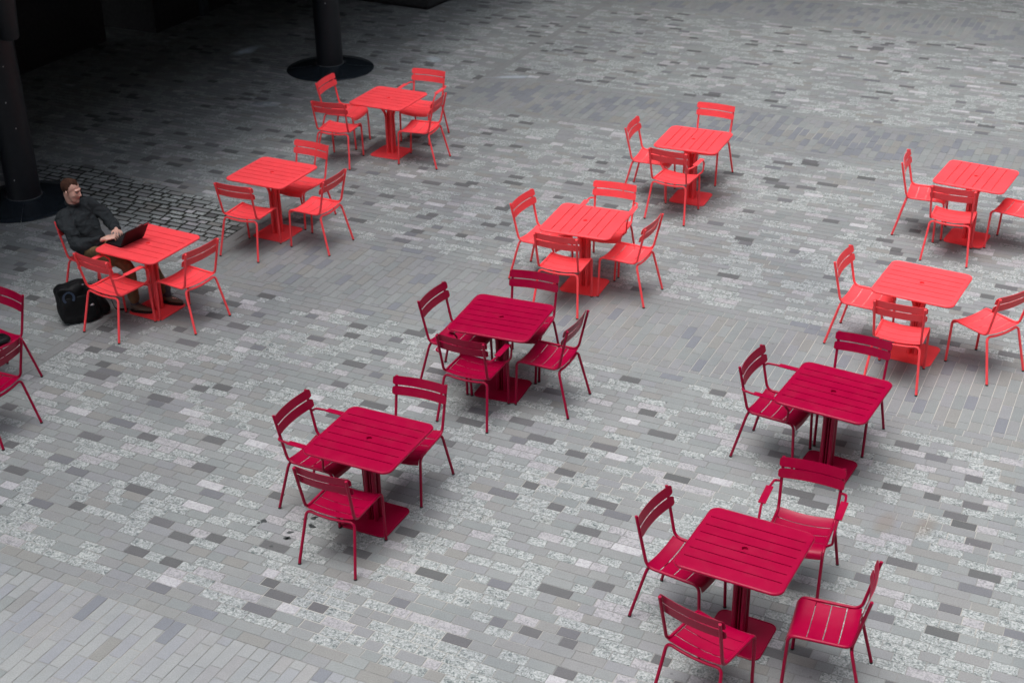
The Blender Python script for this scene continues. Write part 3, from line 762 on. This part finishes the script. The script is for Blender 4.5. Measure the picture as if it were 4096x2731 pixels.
# trunk and limbs, slimmer than the clothes
RS, LS = (.178, -.205, .900), (-.178, -.190, .928)
RE, LE = (.275, .055, .690), (-.255, .010, .715)
RW, LW = (.212, .345, .785), (-.030, .285, .785)
torso(b, [((0, -.03, .53), .12, .08, .2, 0), ((0, -.09, .62), .125, .085, .25, 0), ((0, -.16, .76), .14, .09, .3, 0), ((.0, -.205, .88), .14, .085, .3, 0), ((.01, -.225, .945), .09, .06, .3, 0)])
limb(b, [(.05, -.215, .91), RS, (.235, -.085, .80), RE, (.245, .20, .735), RW], [.045, .046, .042, .038, .032, .024]); limb(b, [(-.05, -.21, .92), LS, (-.225, -.10, .82), LE, (-.15, .15, .752), LW], [.045, .046, .042, .038, .032, .024])
RK, LK = (.135, .515, .505), (-.145, .500, .530)
RA, LA = (.132, .555, .11), (-.165, .725, .12)
limb(b, [(.085, -.02, .535), RK, RA], [.075, .052, .034]); limb(b, [(-.085, -.02, .535), LK, LA], [.075, .052, .034])
limb(b, [RA, (.135, .56, .05), (.10, .70, .03)], [.034, .034, .022]); limb(b, [LA, (-.165, .73, .055), (-.185, .85, .04)], [.034, .034, .022])
# hands: palm slab, four bent fingers, a thumb leaving the side near its base
def hand(w, k, side, up):
    w, k = Vector(w), Vector(k); d = (k-w).normalized(); u = Vector(up); u = (u-d*u.dot(d)).normalized(); s = d.cross(u)*side  # s: towards the thumb
    M = Matrix((s, d, u)).transposed()
    sphere(b, w+d*.050, (.036, .050, .013), M, 14, 10); limb(b, [w-d*.02, w+d*.02], [.024, .023], 12)
    for i, (o, l) in enumerate(((.029, .070), (.010, .078), (-.010, .073), (-.028, .058))):
        base = w+d*(.082-.004*abs(i-1))+s*o; sp = s*(o*.35)
        curl = .45+.12*i
        p1 = base+(d*l*.45+sp*.45)+u*.004; p2 = p1+(d*math.cos(curl)-u*math.sin(curl))*l*.34+sp*.3; p3 = p2+(d*math.cos(curl*1.9)-u*math.sin(curl*1.9))*l*.27
        limb(b, [base-d*.02, p1, p2, p3], [.0095, .0088, .0080, .0068], 8)
    t0 = w+d*.025+s*.022; t1 = t0+(d*.6+s*.75-u*.15).normalized()*.034; t2 = t1+(d*.85+s*.35-u*.3).normalized()*.030
    limb(b, [w+d*.015+s*.010, t0, t1, t2], [.014, .0125, .0105, .0082], 8)
hand(RW, (.125, .425, .797), -1, (.1, .15, 1)); hand(LW, (.035, .385, .792), 1, (0, .15, 1))
HI = HM.inverted()
def face(co):
    q = HI@(co-HC)
    if q.y > .03 and abs(q.x) < .075 and -.1 < q.z < .08:
        dy = 0
        for s in (-1, 1): dy -= .007*math.exp(-((q.x-s*.030)**2+(q.z-.006)**2)/(2*.012**2))
        dy -= .0015*math.exp(-(q.z+.068)**2/(2*.004**2))*math.exp(-q.x**2/(2*.02**2))
        dy += .0025*math.exp(-(q.z+.061)**2/(2*.005**2))*math.exp(-q.x**2/(2*.017**2))+.0025*math.exp(-(q.z+.076)**2/(2*.005**2))*math.exp(-q.x**2/(2*.016**2))
        q.y += dy; return HC+HM@q
    return co
man = remesh(b, 'person', SKIN, .0042, smooth=5, deform=face)
man.location = (MX, MY, 0); man.rotation_euler = (0, 0, MTH)
tag(man, 'man in charcoal shirt and khaki trousers leaning back, typing at a laptop', 'person')
for s in (-1, 1):
    m = MB(); sphere(m, H((s*.030, .0735, .005)), (.0115, .0095, .0068), HM, n=12, m=8); m.obj('eye', plain('eye white', (.28, .24, .22), .3) if s < 0 else bpy.data.materials['eye white'], man)
    m = MB(); sphere(m, H((s*.030+.001, .0815, .0035)), (.0055, .0025, .0050), HM, 10, 6); m.obj('iris', EYEM, bpy.data.objects[[o.name for o in bpy.data.objects if o.name.startswith('eye') and o.parent == man][-1]] if False else man)
    m = MB(); limb(m, [H((s*.013, .0875, .0215)), H((s*.032, .0835, .0270)), H((s*.048, .0700, .0240))], [.0030, .0036, .0022], 8); m.obj('eyebrow', HAIRM, man)
m = MB(); limb(m, [H((-.021, .0765, -.0690)), H((0, .0875, -.0675)), H((.021, .0765, -.0690))], [.002, .0035, .002], 8); m.obj('lips', LIP, man)
# short hair receding at the temples
hr = random.Random(3); m = MB(); n, mm = 48, 34; vs = []; fs = []
from mathutils import noise as mnoise
for i in range(mm+1):
    t = math.pi*i/mm
    for j in range(n):
        p = 2*math.pi*j/n; d = Vector((math.sin(t)*math.cos(p), math.sin(t)*math.sin(p), math.cos(t)))
        q = Vector((0, -.022, .035))+Vector((d.x*.075, d.y*.096, d.z*.084))
        line = .060+.028*max(0, 1-abs(q.x)/.03)*0-.0 
        hl = .086-.022*(1-min(abs(q.x)/.05, 1)) if q.y > .02 else (.078-(.02-q.y)*3.4 if q.y > -.012 else -.055+max(0, (-.03-q.y))*-.1)
        hl = max(hl, -.036); e = (q.z-hl)/.012; e = max(0, min(1, e))
        nz = mnoise.noise(q*60)*.004+mnoise.noise(q*160)*.002
        k = .93+.098*e; vs.append(H(Vector((0, -.022, .035))+Vector((d.x*.075, d.y*.096, d.z*.084))*k+d*nz*e))
for i in range(mm):
    for j in range(n): fs.append((i*n+j, (i+1)*n+j, (i+1)*n+(j+1) % n, i*n+(j+1) % n))
m.add(vs, fs); m.obj('hair', HAIRM, man, angle=80)
# shirt
def wrinkle(amp, sc_, seed):
    def f(co):
        q = co*sc_+Vector((seed, seed*2, 0)); d = Vector((mnoise.noise(q), mnoise.noise(q+Vector((9, 0, 0))), mnoise.noise(q+Vector((0, 9, 0)))))
        r = 1-2*abs(mnoise.noise(Vector((q.x*.6, q.y*1.0, q.z*1.9))*1.6))
        return co+d*amp+d.normalized()*(r*amp*.5 if d.length else 0)
    return f
m = MB()
torso(m, [((.0, -.055, .468), .170, .135, .12, 0), ((0, -.06, .53), .182, .145, .2, 0), ((0, -.10, .62), .176, .138, .28, 0), ((0, -.150, .74), .182, .132, .34, .05), ((0, -.190, .85), .186, .120, .36, .05), ((.005, -.210, .925), .150, .085, .34, 0), ((.012, -.225, .965), .085, .068, .3, 0), ((.016, -.225, .985), .070, .066, .3, 0)])
limb(m, [(.07, -.215, .905), (.172, -.205, .895), (.235, -.085, .80), RE, (.245, .20, .735), (.218, .325, .779)], [.070, .076, .070, .066, .056, .041])
limb(m, [(-.07, -.21, .92), (-.172, -.195, .922), (-.225, -.10, .82), LE, (-.15, .15, .752), (-.042, .270, .782)], [.070, .072, .066, .062, .053, .040])
shirt = remesh(m, 'shirt', SHIRT, .007, man, 3, wrinkle(.020, 10, 3))
m = MB()   # collar band and placket
cr = [(.016+.064*math.cos(a), -.222+.060*math.sin(a)+.006*math.sin(a), .985+.018*math.sin(a)*-1+.012) for a in [2*math.pi*i/30 for i in range(30)]]
cr.append(cr[0]); tube(m, cr, .009, 10, flat=1.9, up=(0, 0, 1)); m.obj('collar', SHIRT, shirt)
m = MB(); tube(m, [(.02, -.150, .955), (.018, -.112, .89), (.016, -.070, .80)], .004, 8); m.obj('placket', SHIRT, shirt)
m = MB(); sphere(m, (-.035, -.082, .845), .005, n=8, m=6); m.obj('emblem', STEEL, shirt)
# trousers
m = MB()
torso(m, [((0, -.05, .462), .150, .125, .0, 0), ((0, -.045, .50), .160, .135, .0, 0), ((0, -.055, .56), .150, .12, .15, 0)])
limb(m, [(.082, -.04, .535), (.11, .25, .535), RK, (.135, .555, .32), (.134, .562, .145)], [.092, .082, .068, .060, .056])
limb(m, [(-.082, -.04, .535), (-.115, .25, .545), LK, (-.155, .62, .34), (-.165, .715, .155)], [.092, .082, .068, .060, .056])
remesh(m, 'trousers', TROUS, .007, man, 3, wrinkle(.009, 12, 8))
# socks and shoes
for a, h, t, z in ((RA, (.140, .545), (.095, .775), .012), (LA, (-.160, .705), (-.190, .930), .013)):
    h = Vector((*h, z)); t = Vector((*t, z)); d = (t-h).normalized(); side = d.cross(Vector((0, 0, 1)))
    m = MB(); limb(m, [(a[0], a[1], a[2]+.06), (a[0], a[1]+.004, a[2]-.03)], [.040, .042]); m.obj('sock', SOCK, man)
    L_ = (t-h).length; sh = MB(); vs = []; fs = []; NN = 20; st = 16
    for i in range(st+1):
        u = i/st; w = .034+.014*math.sin(math.pi*min(u*1.15, 1))*1.0-.004*u; hh = .088-.045*min(u/.5, 1)**1.2-.012*max(0, (u-.5)/.5)
        e = min(1, math.sqrt(max(0, 1-(max(0, (u-.82))/.19)**2))) if u > .82 else min(1, .55+u*4); w *= e; hh *= (.6+.4*e)
        c = h+d*(u*L_-.025)
        for k in range(NN):
            an = 2*math.pi*k/NN; X = w*math.cos(an); Zz = .5*hh*(1+math.copysign(abs(math.sin(an))**.8, math.sin(an))); vs.append(c+side*X+Vector((0, 0, Zz+.012)))
    for i in range(st):
        for k in range(NN): fs.append((i*NN+k, i*NN+(k+1) % NN, (i+1)*NN+(k+1) % NN, (i+1)*NN+k))
    fs.append(tuple(range(NN))); fs.append(tuple(range(st*NN, st*NN+NN))); sh.add(vs, fs); so = sh.obj('shoe', SHOEM, man, angle=70)
    m = MB(); out = []
    for i in range(st+1):
        u = i/st; w = .036+.014*math.sin(math.pi*min(u*1.15, 1))-.003*u; e = math.sqrt(max(0, 1-(max(0, (u-.82))/.19)**2)) if u > .82 else min(1, .6+u*4)
        out.append((h+d*(u*(L_+.008)-.029), w*e))
    poly = [tuple((c+side*w)[:2]) for c, w in out]+[tuple((c-side*w)[:2]) for c, w in reversed(out)]
    prism(m, poly, z-.011, z+.010); m.obj('sole', SOLE, so, smooth=False)
    m = MB()
    for i in range(4):
        c = h+d*(L_*.42+i*.022-.02)+Vector((0, 0, .079-.006*i)); tube(m, [c-side*.018, c+Vector((0, 0, .003)), c+side*.018], .0022, 6)
    m.obj('laces', SOLE, so)

# ------------------------------------------------------------------ laptop on his table
LAPB = plain('black laptop shell', (.007, .007, .009), .5, spec=.25); KEYM = plain('black keys', (.012, .012, .014), .5, spec=.3)
cM, sM = math.cos(MTH), math.sin(MTH)
def loc2w(x, y): return (MX+x*cM-y*sM, MY+x*sM+y*cM)
lx, ly = loc2w(.075, .5905)
lap = empty('laptop', (lx, ly, .7405), MTH+R(-4.5))
m = MB(); prism(m, [(x, y-.108) for x, y in [(p[0]*1.0, p[1]*.72) for p in rsquare(.15, .012)]], .002, .018); bs = m.obj('base', LAPB, lap, smooth=False)
m = MB(); rk = random.Random(1)
for r_ in range(5):
    for c_ in range(13): box(m, (-.136+c_*.021, -.098+r_*.0185, .018), (-.136+c_*.021+.018, -.098+r_*.0185+.0155, .0196))
m.obj('keyboard', KEYM, bs, smooth=False)
m = MB(); box(m, (-.045, -.205, .018), (.045, -.130, .0188)); m.obj('touchpad', KEYM, bs, smooth=False)
LM = Matrix.Translation((0, .002, .018)) @ Matrix.Rotation(R(-31), 4, 'X')
m = MB(); box(m, (-.150, 0, .001), (.150, .008, .212), LM); lid = m.obj('lid', LAPB, lap, smooth=False)
m = MB(); box(m, (-.138, -.0012, .012), (.138, -.0001, .200), LM); m.obj('screen', plain('screen glass', (.02, .025, .03), .08), lid, smooth=False)
m = MB(); box(m, (-.150, .0081, .196), (-.085, .0092, .210), LM); m.obj('lid_strip', plain('pink strip', (.55, .05, .09), .4), lid, smooth=False)
tag(lap, 'open black laptop in front of the man on the coral table', 'laptop')

# ------------------------------------------------------------------ backpack on the paving
BAGM = cloth('black nylon', (.006, .0065, .0075), var=.3, rough=.6, wr=.012); WEB = cloth('slate blue webbing', (.07, .10, .16), var=.1)
bp = empty('backpack', (-4.335, 12.845, 0), R(22))
def lump(name, half, c, mat, parent, ex=.42, top=1.0, shear=0, amp=.012, seed=1, n=26, bulge=0):
    vs = []; fs = []; m = MB(); K = n
    for i in range(K+1):
        t = math.pi*i/K
        for j in range(2*K):
            p = math.pi*j/K; d = [math.sin(t)*math.cos(p), math.sin(t)*math.sin(p), math.cos(t)]
            q = Vector([math.copysign(abs(x)**ex, x)*h for x, h in zip(d, half)]); zf = (q.z/half[2]+1)/2
            q.x *= 1-(1-top)*zf; q.y *= 1-(1-top)*zf*.8; q.x += shear*zf
            v = q*9+Vector((seed, 0, 0)); q += Vector((mnoise.noise(v), mnoise.noise(v+Vector((5, 0, 0))), mnoise.noise(v+Vector((0, 5, 0)))))*amp*(1 if zf > .06 else 0)
            vs.append(q+Vector(c))
    for i in range(K):
        for j in range(2*K): fs.append((i*2*K+j, (i+1)*2*K+j, (i+1)*2*K+(j+1) % (2*K), i*2*K+(j+1) % (2*K)))
    m.add(vs, fs); return m.obj(name, mat, parent, angle=70)
body = lump('body', (.215, .125, .205), (0, 0, .205), BAGM, bp, ex=.40, top=.74, shear=-.045, amp=.045)
lump('pocket', (.17, .018, .14), (-.02, -.106, .16), BAGM, bp, ex=.5, top=.85, amp=.014, seed=4)
lump('side_flap', (.11, .10, .12), (.20, .05, .125), BAGM, bp, ex=.7, top=.35, amp=.03, seed=7)
m = MB(); hp = [(-.100+.050*math.cos(a), -.142-.020*math.sin(a), .315+.068*math.sin(a)) for a in [math.pi*(-.22+1.5*i/26) for i in range(27)]]
tube(m, hp, .012, 8, flat=.16, up=(0, -1, .2)); m.obj('handle', WEB, bp, angle=60)
m = MB(); tube(m, fillet([(.06, -.02, .40), (.16, -.06, .38), (.30, -.02, .20), (.34, .03, .02), (.46, .02, .008)], .06), .014, 8, flat=.25); m.obj('shoulder_strap', BAGM, bp)
m = MB(); ring_tube(m, [(.055+.016*math.cos(a), -.075+.010*math.sin(a)) for a in [2*math.pi*i/12 for i in range(12)]], .405, .0028, 6); m.obj('buckle', STEEL, bp)
m = MB(); sphere(m, (.115, -.148, .205), (.016, .006, .013), n=12, m=8); sphere(m, (.098, -.150, .203), (.010, .005, .006), n=10, m=6); m.obj('badge', STEEL, bp)
m = MB()
for x0, z0, x1, z1 in ((-.190, .075, -.184, .088), (-.184, .075, -.190, .088), (-.180, .075, -.180, .088), (-.173, .075, -.173, .088), (-.173, .088, -.167, .088), (-.167, .088, -.166, .075)):
    tube(m, [(x0, -.118, z0), (x1, -.118, z1)], .0010, 5)
m.obj('logo', plain('white print', (.7, .7, .7), .5), bp)
tag(bp, 'black backpack with blue loop handle on the paving beside the man', 'backpack')

hb = empty('bag', (-4.70, 11.475, .462), R(25))
lump('body', (.15, .10, .030), (0, 0, .030), BAGM, hb, ex=.6, top=.8, amp=.02, seed=3, n=16)
m = MB(); tube(m, [(-.1, .02, .062), (-.02, .05, .072), (.08, .01, .058)], .006, 6); m.obj('strap', BAGM, hb)
tag(hb, 'small black bag lying on the crimson chair at the left edge', 'bag')
